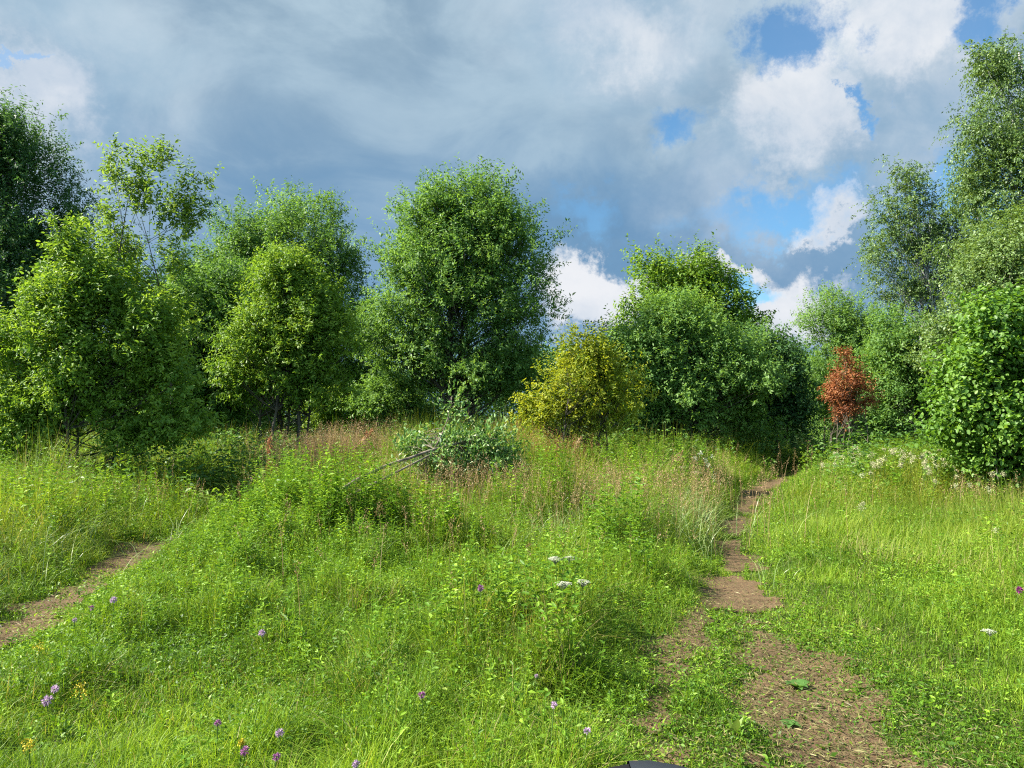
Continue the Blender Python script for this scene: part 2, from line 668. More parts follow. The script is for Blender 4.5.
def build_path(name, line, label, y0, y1, half):
    """bare-earth sheet of the path, ragged edges, 6 mm above the ground sheet"""
    pts = np.array(line)
    seg = np.hypot(*np.diff(pts, axis=0).T)
    s = np.concatenate([[0], np.cumsum(seg)])
    u = np.arange(0, s[-1], 0.06)
    cx, cy_ = np.interp(u, s, pts[:, 0]), np.interp(u, s, pts[:, 1])
    for _ in range(6):
        cx[1:-1] = (cx[:-2] + 2 * cx[1:-1] + cx[2:]) / 4
        cy_[1:-1] = (cy_[:-2] + 2 * cy_[1:-1] + cy_[2:]) / 4
    tx, ty = np.gradient(cx), np.gradient(cy_)
    l = np.hypot(tx, ty)
    nx, ny = -ty / l, tx / l
    m = 17
    o = np.linspace(-half, half, m)
    X = cx[:, None] + nx[:, None] * o
    Y = cy_[:, None] + ny[:, None] * o
    bare = dirt(X, Y)
    Z = ground_z(X, Y) + 0.012
    v = np.stack([X, Y, Z], -1).reshape(-1, 3)
    i = np.arange(len(u) - 1)[:, None] * m + np.arange(m - 1)[None, :]
    f = np.stack([i, i + 1, i + m + 1, i + m], -1)
    c = (bare[:-1, :-1] + bare[1:, 1:] + bare[:-1, 1:] + bare[1:, :-1]) / 4
    keep = (c > 0.30) & (Y[:-1, :-1] > y0) & (Y[:-1, :-1] < y1)
    f = f[keep]
    used, inv = np.unique(f, return_inverse=True)
    ob = mesh_obj(name, v[used], inv.reshape(-1, 4), SOIL, None, None, True)
    tag(ob, label, 'path', None, 'structure')


build_path('dirt_path', RIGHT, 'narrow trodden dirt path leading into the dark trees', 1.5, 23, 0.8)
build_path('dirt_path', LEFT, 'worn strip of bare earth curving past the left meadow edge', 3, 13, 0.6)
build_path('dirt_path', TRACK, 'faint worn wheel track left of the main dirt path', 1.5, 8, 0.35)

# ------------------------------------------------------------------ meadow (uncountable: stuff)
G_SHORT = leaf_mat('short_grass', (0.057, 0.111, 0.008), (0.121, 0.223, 0.014), (0.274, 0.39, 0.034), 0.35, extra=(0.30, 0.25, 0.10))
G_TALL = leaf_mat('tall_grass', (0.068, 0.121, 0.011), (0.137, 0.216, 0.022), (0.332, 0.409, 0.059), 0.35, extra=(0.36, 0.29, 0.14))
G_YEL = leaf_mat('yellow_grass', (0.091, 0.146, 0.014), (0.161, 0.221, 0.023), (0.335, 0.355, 0.065), 0.35, extra=(0.34, 0.25, 0.09))
G_HERB = leaf_mat('meadow_herb', (0.043, 0.107, 0.008), (0.096, 0.201, 0.014), (0.24, 0.376, 0.034), 0.32)
G_SEDGE = leaf_mat('sedge', (0.116, 0.18, 0.046), (0.186, 0.266, 0.072), (0.294, 0.359, 0.124), 0.3, spec=0.5, rough=0.4)
G_DRY = leaf_mat('dry_stalk', (0.150, 0.095, 0.040), (0.300, 0.200, 0.095), (0.420, 0.310, 0.170), 0.25, tcol=(1.2, 1.1, 0.8))
G_LITTER = leaf_mat('grass_litter', (0.060, 0.052, 0.018), (0.140, 0.125, 0.045), (0.290, 0.255, 0.115), 0.15, tcol=(1.1, 1.1, 0.8))
G_RUST = leaf_mat('rust_seed', (0.180, 0.060, 0.028), (0.300, 0.120, 0.055), (0.420, 0.230, 0.110), 0.25, tcol=(1.2, 1.0, 0.8))


def scatter(n, d0, d1, p=1.2, k=0.72, pad=0.9):
    """points over the ground, density falling as depth**-p"""
    u = R.random(n)
    e = 2 - p
    d = (d0 ** e + u * (d1 ** e - d0 ** e)) ** (1 / e)
    x = (R.random(n) * 2 - 1) * (k * d + pad)
    return x, d


def on_ground(x, y):
    return np.stack([x, y, ground_z(x, y)], 1)


def fit(z, a=0.0, b=0.94):
    return np.clip(z, a, b)


def yellowness(x, y):
    n = vnoise(x, y, 0.45, 31, 3)
    right = sm(x - 0.30 * y, 0.8, 2.6) * sm(y, 9, 14)
    left = sm(-x, 4.0, 5.5) * sm(y, 12.5, 9)
    mid = sm(y, 9, 13) * sm(x, -4.5, -2.5) * sm(x, 3.5, 1)
    return np.clip(np.maximum(np.maximum(right * 0.9, left * 0.7), mid * 0.45) + (n - 0.5) * 1.2, 0, 1)


def build_meadow():
    # short grass everywhere
    x, y = scatter(760000, 2.2, 26, 1.45)
    b, h = dirt(x, y), veg_h(x, y)
    keep = R.random(len(x)) > b * 0.88
    x, y, h, b = x[keep], y[keep], h[keep], b[keep]
    yel = R.random(len(x)) < yellowness(x, y) * 0.6
    hh = np.clip(h * R.uniform(0.3, 1.35, len(x)), 0.03, 0.45) * np.where(b > 0.3, 0.5, 1)
    w = np.clip(0.0024 + 0.00028 * y, 0.0026, 0.010) * R.uniform(0.7, 1.5, len(x))
    rn = fit(0.5 + (vnoise(x, y, 1.3, 41, 3) - 0.5) * 1.2 + R.normal(0, 0.28, len(x)))
    rn = np.where(R.random(len(x)) < 0.02 + 0.10 * sm(vnoise(x, y, 1.1, 59, 3), .5, .75) + 0.15 * (b > 0.25), 1.0, rn)
    for sel, mt, nm in ((~yel, G_SHORT, 'short green grass covering the meadow'), (yel, G_YEL, 'yellow-green short grass mixed into the meadow')):
        bag = Bag()
        near = sel & (y < 8)
        for s, seg in ((near, 3), (sel & ~near, 2)):
            k = s.sum()
            blades(bag, on_ground(x[s], y[s]), hh[s], w[s], R.uniform(0, 6.283, k), R.gamma(2.0, 0.34, k), rn[s], seg)
        tag(bag.build('meadow_grass', mt), nm, 'grass', None, 'stuff')

    # tall grass
    x, y = scatter(480000, 4.0, 27, 0.95)
    h, b = veg_h(x, y), dirt(x, y)
    tuft = vnoise(x, y, 1.1, 51, 3)
    keep = (h > 0.24) & (R.random(len(x)) > b) & (R.random(len(x)) < sm(tuft, 0.25, 0.6) * 0.8 + 0.2)
    x, y, h = x[keep], y[keep], h[keep]
    n = len(x)
    hh = h * R.uniform(0.55, 1.4, n)
    w = np.clip(0.0030 + 0.00028 * y, 0.003, 0.010) * R.uniform(0.6, 1.3, n)
    yel = R.random(n) < yellowness(x, y)
    rn = fit(0.5 + (vnoise(x, y, 0.9, 42, 3) - 0.5) * 1.0 + R.normal(0, 0.2, n))
    rn = np.where(R.random(n) < 0.04 + 0.22 * sm(vnoise(x, y, 0.8, 58, 3), .5, .75), 1.0, rn)
    ang = 6.283 * vnoise(x, y, 0.5, 52, 2) * 1.5 + R.normal(0, 1.1, n)
    for sel, mt, nm in ((~yel, G_TALL, 'tall green grass standing in the meadow'), (yel, G_YEL, 'tall yellowing grass standing in the meadow')):
        bag = Bag()
        k = sel.sum()
        blades(bag, on_ground(x[sel], y[sel]), hh[sel], w[sel], ang[sel], R.gamma(2.3, 0.20, k), rn[sel], 3)
        tag(bag.build('tall_grass', mt), nm, 'grass', None, 'stuff')

    # small herb leaves (clover, vetch, yarrow) in the sward
    x, y = scatter(900000, 2.2, 24, 1.35)
    h, b = veg_h(x, y), dirt(x, y)
    patch = vnoise(x, y, 1.0, 61, 3)
    keep = (R.random(len(x)) > b) & (R.random(len(x)) < sm(patch, 0.30, 0.60) * np.interp(y, [3, 9, 14], [.95, .7, .5]))
    x, y, h = x[keep], y[keep], h[keep]
    n = len(x)
    p = on_ground(x, y)
    p[:, 2] += h * R.uniform(0.15, 1.0, n) * 0.95
    a = R.uniform(0, 6.283, n)
    ax = np.stack([np.cos(a), np.sin(a), R.normal(0.35, 0.6, n)], 1)
    nm_ = nrm(np.stack([R.normal(0, .8, n), R.normal(0, .8, n), np.ones(n)], 1))
    ln = np.clip(0.014 + 0.0018 * y, 0.014, 0.05) * R.uniform(0.6, 1.5, n) * (1 + 0.6 * (R.random(n) < 0.08))
    yel = R.random(n) < yellowness(x, y) * 0.8
    rn = fit(0.5 + (vnoise(x, y, 0.8, 43, 3) - 0.5) * 1.1 + R.normal(0, 0.3, n))
    for sel, mt, nm in ((~yel, G_HERB, 'low leafy herbs and clover filling the sward'), (yel, G_YEL, 'yellow-green fine herbs filling the sward')):
        bag = Bag()
        leaves(bag, p[sel], ax[sel], nm_[sel], ln[sel], R.uniform(0.08, 0.48, sel.sum()), rn[sel])
        tag(bag.build('meadow_herbs', mt), nm, 'herbs', None, 'stuff')

    # leafy upright weeds, thick between the paths
    bag = Bag()
    X, Y = [], []
    for px, py, sx, d, sd, k in ((265, 0, 0.9, 9.2, 1.0, 240), (320, 0, .8, 10.5, .9, 90), (225, 0, .6, 9.5, .7, 200), (265, 0, 1.1, 8.6, 1.4, 420), (330, 0, 1.6, 7.2, 1.2, 240), (200, 0, 1.5, 6.6, 1.0, 240),
                                 (700, 0, 0.6, 8.4, 1.2, 110), (430, 0, 1.4, 9.2, 1.2, 260), (90, 0, 1.2, 10.5, 1.0, 160),
                                 (560, 0, 2.2, 6.2, 1.4, 260), (940, 0, 1.2, 6.5, 1.0, 150), (690, 0, 1.0, 16, 2, 200),
                                 (890, 0, 3.0, 16, 2.5, 500), (250, 0, 3.5, 4.6, 0.7, 260), (620, 0, 1, 4.8, .8, 90), (500, 0, 4, 14, 2.5, 450)):
        yy = np.maximum(R.normal(d, sd, k), 3.0)
        X.append((px - 512) / FPX * yy + R.normal(0, sx, k))
        Y.append(yy)
    X, Y = np.concatenate(X), np.concatenate(Y)
    X = np.concatenate([X, X + R.normal(0, .5, len(X))])
    Y = np.concatenate([Y, np.maximum(Y + R.normal(0, .6, len(Y)), 3)])
    ok = dirt(X, Y) < 0.15
    X, Y = X[ok], Y[ok]
    H = np.clip(veg_h(X, Y) * R.uniform(0.9, 1.45, len(X)), 0.10, 1.15)
    Z = ground_z(X, Y)
    for i in range(len(X)):
        h = H[i]
        a0 = R.uniform(0, 6.28)
        ln = R.uniform(0, 0.25) * h
        base = np.array([X[i], Y[i], Z[i]])
        top = base + np.array([math.cos(a0) * ln, math.sin(a0) * ln, h])
        tube(bag, bez(base, (base * .5 + top * .5) + np.array([0, 0, .08 * h]), top, 4), np.linspace(.004, .0018, 4), 3, 0.75)
        m = int(8 + h * 26)
        t = np.linspace(0.15, 1.0, m) + R.normal(0, .02, m)
        p = base + (top - base) * t[:, None]
        a = np.arange(m) * 2.4 + R.normal(0, .3, m)
        ax = np.stack([np.cos(a), np.sin(a), R.uniform(0.0, 0.8, m)], 1)
        big = (0.036 + 0.075 * min(1, h)) * R.uniform(0.7, 1.4)
        leaves(bag, p, ax, np.tile([0, 0, 1.0], (m, 1)) + R.normal(0, .35, (m, 3)), big * (1.15 - 0.65 * t), R.uniform(.26, .42), fit(R.normal(0.55, .2) + R.normal(0, .12, m)), full=bool(Y[i] < 9))
    tag(bag.build('leafy_weeds', G_HERB), 'leafy upright weeds growing among the meadow grass', 'weeds', None, 'stuff')

    # arching pale sedge tussocks beside the path and mid-meadow
    bag = Bag()
    for px, d, k, sp, hh in ((650, 9.6, 800, .75, .75), (620, 10.6, 700, .7, .85), (560, 9.4, 260, .6, .65), (690, 11.5, 500, .5, .75), (540, 12.0, 600, .8, .8),
                             (470, 9.0, 400, .5, .55), (410, 10.0, 200, .6, .6), (30, 9.5, 700, 1.0, .8), (60, 8.3, 260, .7, .6), (130, 12.0, 240, .9, .6),
                             (300, 13.5, 500, .8, .8), (640, 15, 300, 1.0, .8), (720, 7.6, 90, .4, .4)):
        yy = R.normal(d, sp * .7, k)
        xx = (px - 512) / FPX * d + R.normal(0, sp, k)
        ok = dirt(xx, yy) < 0.15
        xx, yy = xx[ok], yy[ok]
        k = len(xx)
        cell = 6.283 * vnoise(xx, yy, 1.6, 77, 1) * 2
        blades(bag, on_ground(xx, yy), hh * R.uniform(.7, 1.35, k), R.uniform(.004, .008, k), cell + R.normal(0, .5, k), R.uniform(.35, 1.25, k), fit(R.normal(.6, .22, k)), 5, 0.16)
    tag(bag.build('sedge_grass', G_SEDGE), 'long pale arching sedge blades in clumps', 'grass', None, 'stuff')

    # dry seed-head grasses and rusty sorrel patches
    for mt, name, label, spots in (
            (G_DRY, 'seed_head_grass', 'straw-coloured seed-head grass in dry patches of the meadow',
             ((335, 15.0, 520, .75, 1.3), (322, 14.5, 420, .55, 1.25), (380, 14.5, 160, .8, 1.1), (300, 11.5, 50, .6, .9), (700, 12.5, 80, .8, .85), (900, 16.5, 110, 2.0, .8),
              (560, 11, 260, 1.2, .9), (630, 10.5, 280, 1.1, .9), (430, 11.5, 200, 1.2, .85), (680, 14, 200, 1.0, .95), (470, 8.4, 50, 1.2, .6), (30, 11, 80, 1, .8), (1010, 11, 60, .8, .8), (640, 17, 120, 1.4, 1.0), (380, 9.5, 60, .8, .7))),
            (G_RUST, 'rusty_sorrel', 'rust-red sorrel seed heads behind the pale-leaved branch heap',
             ((520, 15.5, 260, .6, 1.2), (548, 15.0, 160, .45, 1.1), (525, 11.2, 20, .3, .5), (950, 16.5, 40, .9, .8)))):
        bag = Bag()
        for px, d, k, sp, hh in spots:
            yy = R.normal(d, sp * .7, k)
            xx = (px - 512) / FPX * d + R.normal(0, sp, k)
            ok = dirt(xx, yy) < 0.1
            xx, yy = xx[ok], yy[ok]
            k = len(xx)
            h = hh * R.uniform(.75, 1.15, k)
            ang = R.uniform(0, 6.28, k)
            lean = R.uniform(.02, .3, k)
            g = on_ground(xx, yy)
            blades(bag, g, h, np.full(k, .005), ang, lean, fit(R.normal(.55, .2, k)), 3)
            m = 26
            t = np.tile(np.linspace(.72, 1.0, m), (k, 1))
            off = np.stack([np.cos(ang), np.sin(ang), np.zeros(k)], 1)
            p = g[:, None, :] + off[:, None, :] * (h[:, None] * lean[:, None] * t ** 1.8)[..., None]
            p[..., 2] += h[:, None] * (t - .45 * lean[:, None] * t ** 2.2)
            p = p.reshape(-1, 3) + R.normal(0, .013, (k * m, 3))
            ax = R.normal(0, .6, (k * m, 3)) + np.array([0, 0, 1.0])
            leaves(bag, p, ax, R.normal(0, 1, (k * m, 3)), R.uniform(.012, .028, k * m), .35, fit(R.normal(.6, .22, k * m)))
        tag(bag.build(name, mt), label, 'grass', None, 'stuff')

    # dead grass lying on the bare earth
    x, y = scatter(420000, 2.2, 20, 1.3)
    b = dirt(x, y)
    dr, _ = pdist(x, y, RIGHT)
    keep = (R.random(len(x)) < np.maximum(sm(b, .1, .6) * .75, sm(dr, 1.6, .3) * .5) * np.interp(y, [6, 7.5], [1, .3]))
    x, y = x[keep], y[keep]
    n = len(x)
    p = on_ground(x, y)
    p[:, 2] += R.uniform(.014, .04, n)
    a = R.uniform(0, 6.283, n)
    ax = np.stack([np.cos(a), np.sin(a), R.normal(0, .22, n)], 1)
    bag = Bag()
    leaves(bag, p, ax, np.tile([0, 0, 1.0], (n, 1)) + R.normal(0, .5, (n, 3)), R.uniform(.015, .08, n), R.uniform(.04, .12, n), fit(R.normal(.5, .25, n)), full=False)
    tag(bag.build('dry_litter', G_LITTER), 'dry trampled grass litter lying on the bare earth', 'litter', None, 'stuff')


build_meadow()

# ------------------------------------------------------------------ trees and shrubs
BARK = bark_mat('grey_brown_bark', (0.030, 0.024, 0.018), (0.085, 0.072, 0.055))
BARK_PALE = bark_mat('pale_bark', (0.10, 0.085, 0.065), (0.30, 0.27, 0.22))
BARK_DRY = bark_mat('dry_bark', (0.07, 0.055, 0.04), (0.20, 0.165, 0.12))
BIRCH = bark_mat('birch_bark', (0.06, 0.055, 0.05), (0.55, 0.53, 0.50), 4.0)
L_WILLOW = leaf_mat('willow_leaf', (0.043, 0.097, 0.026), (0.083, 0.176, 0.039), (0.174, 0.297, 0.074), 0.40, spec=0.2, rough=0.5)
L_DEEP = leaf_mat('deep_green_leaf', (0.027, 0.071, 0.026), (0.053, 0.125, 0.039), (0.114, 0.22, 0.074), 0.36, spec=0.2, rough=0.5)
L_BRIGHT = leaf_mat('bright_leaf', (0.06, 0.131, 0.017), (0.116, 0.216, 0.027), (0.24, 0.351, 0.053), 0.36)
L_FRESH = leaf_mat('fresh_leaf', (0.076, 0.15, 0.022), (0.139, 0.234, 0.039), (0.208, 0.3, 0.066), 0.42)
L_YELLOW = leaf_mat('yellow_leaf', (0.085, 0.155, 0.014), (0.20, 0.245, 0.02), (0.325, 0.335, 0.035), 0.40)
L_HAZEL = leaf_mat('hazel_leaf', (0.056, 0.128, 0.017), (0.099, 0.206, 0.024), (0.162, 0.278, 0.038), 0.36, spec=0.4)
L_BIRCH = leaf_mat('birch_leaf', (0.058, 0.115, 0.028), (0.105, 0.181, 0.044), (0.171, 0.253, 0.074), 0.30, spec=0.45)
L_RED = leaf_mat('withered_leaf', (0.144, 0.045, 0.017), (0.256, 0.092, 0.034), (0.376, 0.177, 0.065), 0.25, tcol=(1.3, 1.0, 0.8))
L_PALE = leaf_mat('pale_willow_leaf', (0.06, 0.142, 0.031), (0.113, 0.222, 0.05), (0.274, 0.383, 0.146), 0.25, extra=(0.40, 0.45, 0.26))


def tree(name, label, cat, px, d, lobes, clusters, twigs, per, ll, wr, lmat, bark=BARK, stems=1, rs=0.09, cr=0.5, up=0.7, droop=0.0,
         spread=0.35, full=False, group=None, shell=0.42, lower=0.7, twig_len=None, bright=0.5, top_frac=0.93, shoots=0, lump_k=.85, limbs=60):
    """lobes: crown outline as ellipsoids, (px, py, rx, ry[, depth radius factor, depth offset]) seen at depth d"""
    clusters = int(clusters * 1.3)
    per = int(per * 1.45)
    ll = ll * (.95 if full else 1.08)
    bx = (px - 512) / FPX * d
    bz = float(ground_z(bx, d))
    root = np.array([bx, d, bz])
    t = empty(name, root, label, cat, group)
    L3 = []
    for lb in lobes:
        cx, cy_, rx, ry = lb[:4]
        fd = lb[4] if len(lb) > 4 else 0.9
        off = lb[5] if len(lb) > 5 else 0.0
        dd = d + off
        c = at_depth(cx, cy_, dd)
        s = dd / FPX
        L3.append((c, np.array([rx * s, min(rx, ry * 1.2) * s * fd, ry * s])))
    wts = np.array([r[0] * r[1] * r[2] for _, r in L3]) ** 0.75
    cnt = np.maximum((clusters * wts / wts.sum()).astype(int), 3)
    C, OUT = [], []
    for (c, r), k in zip(L3, cnt):
        q = nrm(R.normal(0, 1, (k, 3)))
        # uneven outline: the radius swells and shrinks in broad lumps
        az, el = np.arctan2(q[:, 1], q[:, 0]), q[:, 2]
        lump = 1 + lump_k * (0.20 * np.sin(az * 2.3 + c[0]) * np.cos(el * 3.1 + c[1]) + 0.12 * np.sin(az * 5 + el * 4 + c[2])) + R.normal(0, .08, k)
        lump = np.minimum(lump, 1.07)
        q = q * (R.random((k, 1)) ** shell) * lump[:, None]
        rr = np.maximum(r - cr * 0.45, r * 0.55)
        pc = c + q * rr
        nc = max(2, k // 8)
        lc = pc[:nc][R.integers(0, nc, k)] + R.normal(0, 1, (k, 3)) * np.minimum(.22 * r, cr * 1.05)
        pc = np.where(R.random((k, 1)) < .62, lc, pc)
        q = nrm((pc - c) / r)
        C.append(pc)
        OUT.append(nrm(q / r * r.min()))
    C, OUT = np.concatenate(C), np.concatenate(OUT)
    ok = C[:, 2] > bz + 0.15
    C, OUT = C[ok], OUT[ok]
    top = C[:, 2].max()
    # trunks with their limbs
    S = []
    for s in range(stems):
        a = 6.283 * s / max(stems, 1) + R.uniform(0, 1)
        o = (0.0 if stems == 1 else 0.16 + 0.30 * R.random()) * np.array([math.cos(a), math.sin(a), 0])
        tgt = C[R.integers(len(C))] * 0.35 + C.mean(0) * 0.65 if stems > 1 else np.append(C[:, :2].mean(0), 0)
        tp = np.array([tgt[0], tgt[1], bz + (top - bz) * (top_frac if stems == 1 else R.uniform(.68, .9))])
        b0 = root + o - np.array([0, 0, .12])
        mid = b0 * .55 + tp * .45 + np.array([R.normal(0, .12), R.normal(0, .12), 0]) + o * 1.5
        pts = bez(b0, mid, tp, 12)
        pts[2:-1] += R.normal(0, .025 * (top - bz) / 6, (9, 3)) * np.array([1, 1, 0])
        S.append((pts, rs * R.uniform(.75, 1.05) / (1 if stems == 1 else stems ** .35)))
    own = R.integers(0, stems, len(C)) if stems > 1 else np.zeros(len(C), int)
    for s, (pts, r0) in enumerate(S):
        bag = Bag()
        fr = np.linspace(0, 1, 12)
        tube(bag, pts, r0 * (1 - .86 * fr) * np.where(fr < .02, 1.35, 1), 8)
        mine = np.where((own == s) & (C[:, 2] > bz + (top - bz) * .28))[0]
        if len(mine) > limbs:
            mine = R.choice(mine, limbs, replace=False)
        for k in mine:
            c = C[k]
            hz = np.hypot(c[0] - pts[-1][0], c[1] - pts[-1][1])
            zt = bz + max(.12, (c[2] - bz) * lower - hz * .15)
            i = int(np.argmin(np.abs(pts[:, 2] - zt)))
            i = max(1, min(i, 10))
            st = pts[i]
            md = st * .45 + c * .55 + np.array([0, 0, (-.12 if droop < .3 else .25) * hz])
            rr = r0 * (1 - .86 * fr[i]) * .42
            tube(bag, bez(st, md, c, 6), np.linspace(rr, .005, 6), 4)
        bag.build('trunk', bark, t, root)
    # leafy sprays
    n = len(C)
    tl = twig_len or cr * 1.25
    T = n * twigs
    cc, oo = np.repeat(C, twigs, 0), np.repeat(OUT, twigs, 0)
    st = cc + R.normal(0, cr * .42, (T, 3))
    dv = nrm(oo * .8 + R.normal(0, .75, (T, 3)) + np.array([0, 0, up]))
    if shoots:                                     # upright leading shoots break the outline
        zt = np.repeat((C[:, 2] - C[:, 2].min()) / (np.ptp(C[:, 2]) + .01), twigs)
        sh = (R.random(T) < shoots) & (zt > .35)
        dv[sh] = nrm(dv[sh] * .35 + np.array([0, 0, 1.2]))
        lenf = np.where(sh, 1.6, 1.0)
    else:
        lenf = np.ones(T)
    tlen = tl * R.uniform(.6, 1.3, T) * lenf
    crand = np.repeat(R.normal(0, .16, n), twigs) + R.normal(0, .10, T)
    tt = (np.arange(per) + .6) / per
    P = st[:, None, :] + dv[:, None, :] * (tlen[:, None] * tt)[..., None]
    P[..., 2] -= droop * tlen[:, None] * tt ** 2
    P = P.reshape(-1, 3)
    Nn = len(P)
    D_ = np.repeat(dv, per, 0)
    sd = nrm(np.cross(D_, R.normal(0, 1, (Nn, 3))))
    ax = D_ * R.uniform(.2, .7, (Nn, 1)) + sd * .85 - np.array([0, 0, 1]) * (.10 + .6 * droop)
    nn = nrm(np.repeat(oo, per, 0) * .35 + np.array([0, 0, .75]) + R.normal(0, .55, (Nn, 3)))
    zcap = max(c[2] + r[2] for c, r in L3) + cr * .45
    keep = (P[:, 2] > ground_z(P[:, 0], P[:, 1]) + .05) & (P[:, 2] < zcap + R.normal(0, cr * .2, Nn))
    rn = fit(bright + np.repeat(crand, per) + R.normal(0, .14, Nn), 0.0, 0.94)
    rn = np.where(R.random(Nn) < .012, 1.0, rn)
    bag = Bag()
    leaves(bag, (P + R.normal(0, spread * .06, (Nn, 3)))[keep], ax[keep], nn[keep], (ll * R.uniform(.65, 1.25, Nn))[keep], wr, rn[keep], full=full)
    bag.build('crown', lmat, t, root)
    return t


def build_trees():
    # far behind: closes the gaps low down
    tree('alder_tree', 'dark tree behind the far left edge of the clearing, mostly hidden', 'tree', 150, 30, [(140, 330, 90, 80), (170, 300, 60, 60)], 110, 9, 12, .11, .5, L_DEEP, stems=2, rs=.12, cr=.7)
    tree('willow_tree', 'tall dark willow cut off by the left edge of the photo', 'tree', 0, 24,
         [(-15, 250, 88, 155), (15, 195, 54, 74), (40, 255, 56, 80), (8, 148, 34, 40), (45, 330, 50, 70), (-40, 160, 60, 60)], 540, 10, 13, .11, .34, L_DEEP, stems=3, rs=.16, cr=.55, shoots=.12)
    tree('willow_tree', 'rounded green willow behind the small bright tree at left centre', 'tree', 290, 25,
         [(285, 265, 66, 62), (225, 310, 60, 66), (330, 310, 42, 62), (300, 355, 70, 62), (215, 290, 40, 60), (255, 240, 40, 36), (360, 345, 34, 50), (370, 390, 40, 36), (240, 400, 50, 36), (300, 225, 40, 30), (330, 250, 28, 40)], 700, 10, 13, .10, .36, L_WILLOW, stems=4, rs=.13, cr=.5, shoots=.12, bright=.6)
    tree('willow_tree', 'tallest central willow with a full rounded oval crown', 'tree', 455, 22,
         [(457, 256, 70, 80), (496, 260, 56, 70), (418, 280, 56, 70), (512, 318, 50, 64), (450, 335, 88, 56), (398, 318, 36, 60), (430, 232, 46, 48), (494, 226, 44, 46), (462, 212, 42, 40), (470, 362, 78, 34), (505, 380, 48, 24), (408, 370, 42, 26)],
         640, 10, 13, .095, .38, L_WILLOW, stems=6, rs=.15, cr=.42, shoots=.07, bright=.66, lump_k=.5)
    tree('small_willow', 'small bright green tree in front of the rounded willow', 'tree', 279, 19,
         [(287, 285, 32, 36), (268, 325, 38, 44), (315, 325, 38, 44), (295, 370, 62, 34), (300, 305, 30, 40), (250, 380, 30, 28)], 360, 10, 13, .09, .38, L_BRIGHT, stems=5, rs=.10, cr=.33, shoots=.25, bright=.6, lump_k=1.2)
    tree('leafy_sapling_tree', 'lanky young tree with an open airy top above the left shrubs', 'tree', 150, 15.5,
         [(118, 178, 15, 34, .9), (150, 172, 20, 34, .9), (140, 205, 26, 24, .8), (170, 215, 26, 20, .8), (195, 200, 16, 40, .9), (112, 222, 18, 24, .8), (190, 228, 22, 18, .8), (125, 265, 32, 28), (165, 262, 20, 22), (110, 300, 45, 38), (150, 330, 45, 45)],
         150, 7, 9, .095, .34, L_FRESH, stems=2, rs=.055, cr=.24, shoots=.35, up=.9, bright=.55, lower=.84, shell=.6, full=True, limbs=16)
    tree('goat_willow_shrub', 'large broad-leaved shrub with thin dark stems at left', 'shrub', 90, 13.5,
         [(70, 258, 22, 36), (92, 285, 30, 36), (48, 305, 34, 34), (118, 300, 26, 30), (25, 350, 34, 34), (135, 340, 38, 34), (80, 345, 46, 44), (165, 330, 22, 28), (60, 395, 50, 34), (120, 390, 50, 32), (172, 385, 26, 34), (8, 400, 36, 40), (30, 432, 46, 26), (150, 428, 44, 24), (190, 425, 30, 22)], 500, 8, 11, .085, .38, L_BRIGHT, stems=3, rs=.05, cr=.25, shoots=.4, bright=.6, lump_k=1.5, full=True)
    tree('willow_shrub', 'bushy dark green willow between the broad-leaved shrub and the small bright tree', 'shrub', 185, 20, [(190, 385, 50, 46), (170, 340, 34, 46), (210, 410, 40, 34), (205, 310, 34, 50), (225, 360, 30, 50)], 260, 9, 12, .10, .4, L_WILLOW, stems=3, rs=.05, cr=.4)
    tree('bushy_shrub', 'light green low bush left of the central willow trunk', 'shrub', 335, 23, [(335, 410, 30, 20), (318, 412, 18, 18)], 60, 9, 12, .085, .4, L_BRIGHT, stems=3, rs=.03, cr=.32, bright=.7)
    tree('bushy_shrub', 'soft green round bush at the foot of the central willow', 'shrub', 385, 22.5, [(385, 405, 36, 26), (405, 412, 26, 20), (368, 412, 20, 18)], 95, 9, 12, .085, .4, L_WILLOW, stems=3, rs=.03, cr=.32, bright=.75)
    # right of the centre
    tree('yellow_shrub', 'yellow-green shrub right of the central willow', 'shrub', 580, 16,
         [(575, 385, 40, 38), (545, 408, 30, 26), (612, 405, 34, 34), (590, 362, 22, 26), (585, 420, 44, 18), (572, 348, 10, 20), (610, 368, 16, 24), (530, 418, 18, 14)], 190, 7, 9, .075, .42, L_YELLOW, stems=5, rs=.035, cr=.24, shoots=.4, bright=.5, full=True, lump_k=2.0)
    tree('aspen_tree', 'airy bright-topped tree standing above the dark rounded thicket', 'tree', 690, 25.5,
         [(650, 285, 26, 36), (690, 274, 26, 36), (720, 292, 24, 34), (662, 318, 46, 34), (712, 326, 44, 32), (738, 318, 22, 26), (632, 318, 24, 28), (690, 310, 40, 36)], 230, 9, 11, .11, .5, L_BRIGHT, stems=3, rs=.13, cr=.45, shoots=.25, bright=.55, shell=.6)
    tree('willow_tree', 'broad green willow thicket with dark stems beside the yellow shrub', 'tree', 680, 21.5,
         [(642, 362, 46, 44), (690, 338, 48, 42), (735, 374, 46, 42), (690, 395, 88, 38), (620, 395, 36, 36), (618, 362, 26, 30), (665, 330, 30, 30), (650, 425, 50, 20), (740, 425, 40, 20)], 460, 10, 13, .09, .42, L_WILLOW, stems=7, rs=.09, cr=.42, shoots=.1, bright=.78)
    tree('alder_tree', 'dark rounded tree over the far end of the dirt path', 'tree', 765, 23.5,
         [(765, 380, 36, 42), (745, 400, 34, 40), (785, 410, 24, 36), (770, 355, 24, 26)], 210, 10, 12, .10, .45, L_DEEP, stems=4, rs=.09, cr=.45, bright=.5)
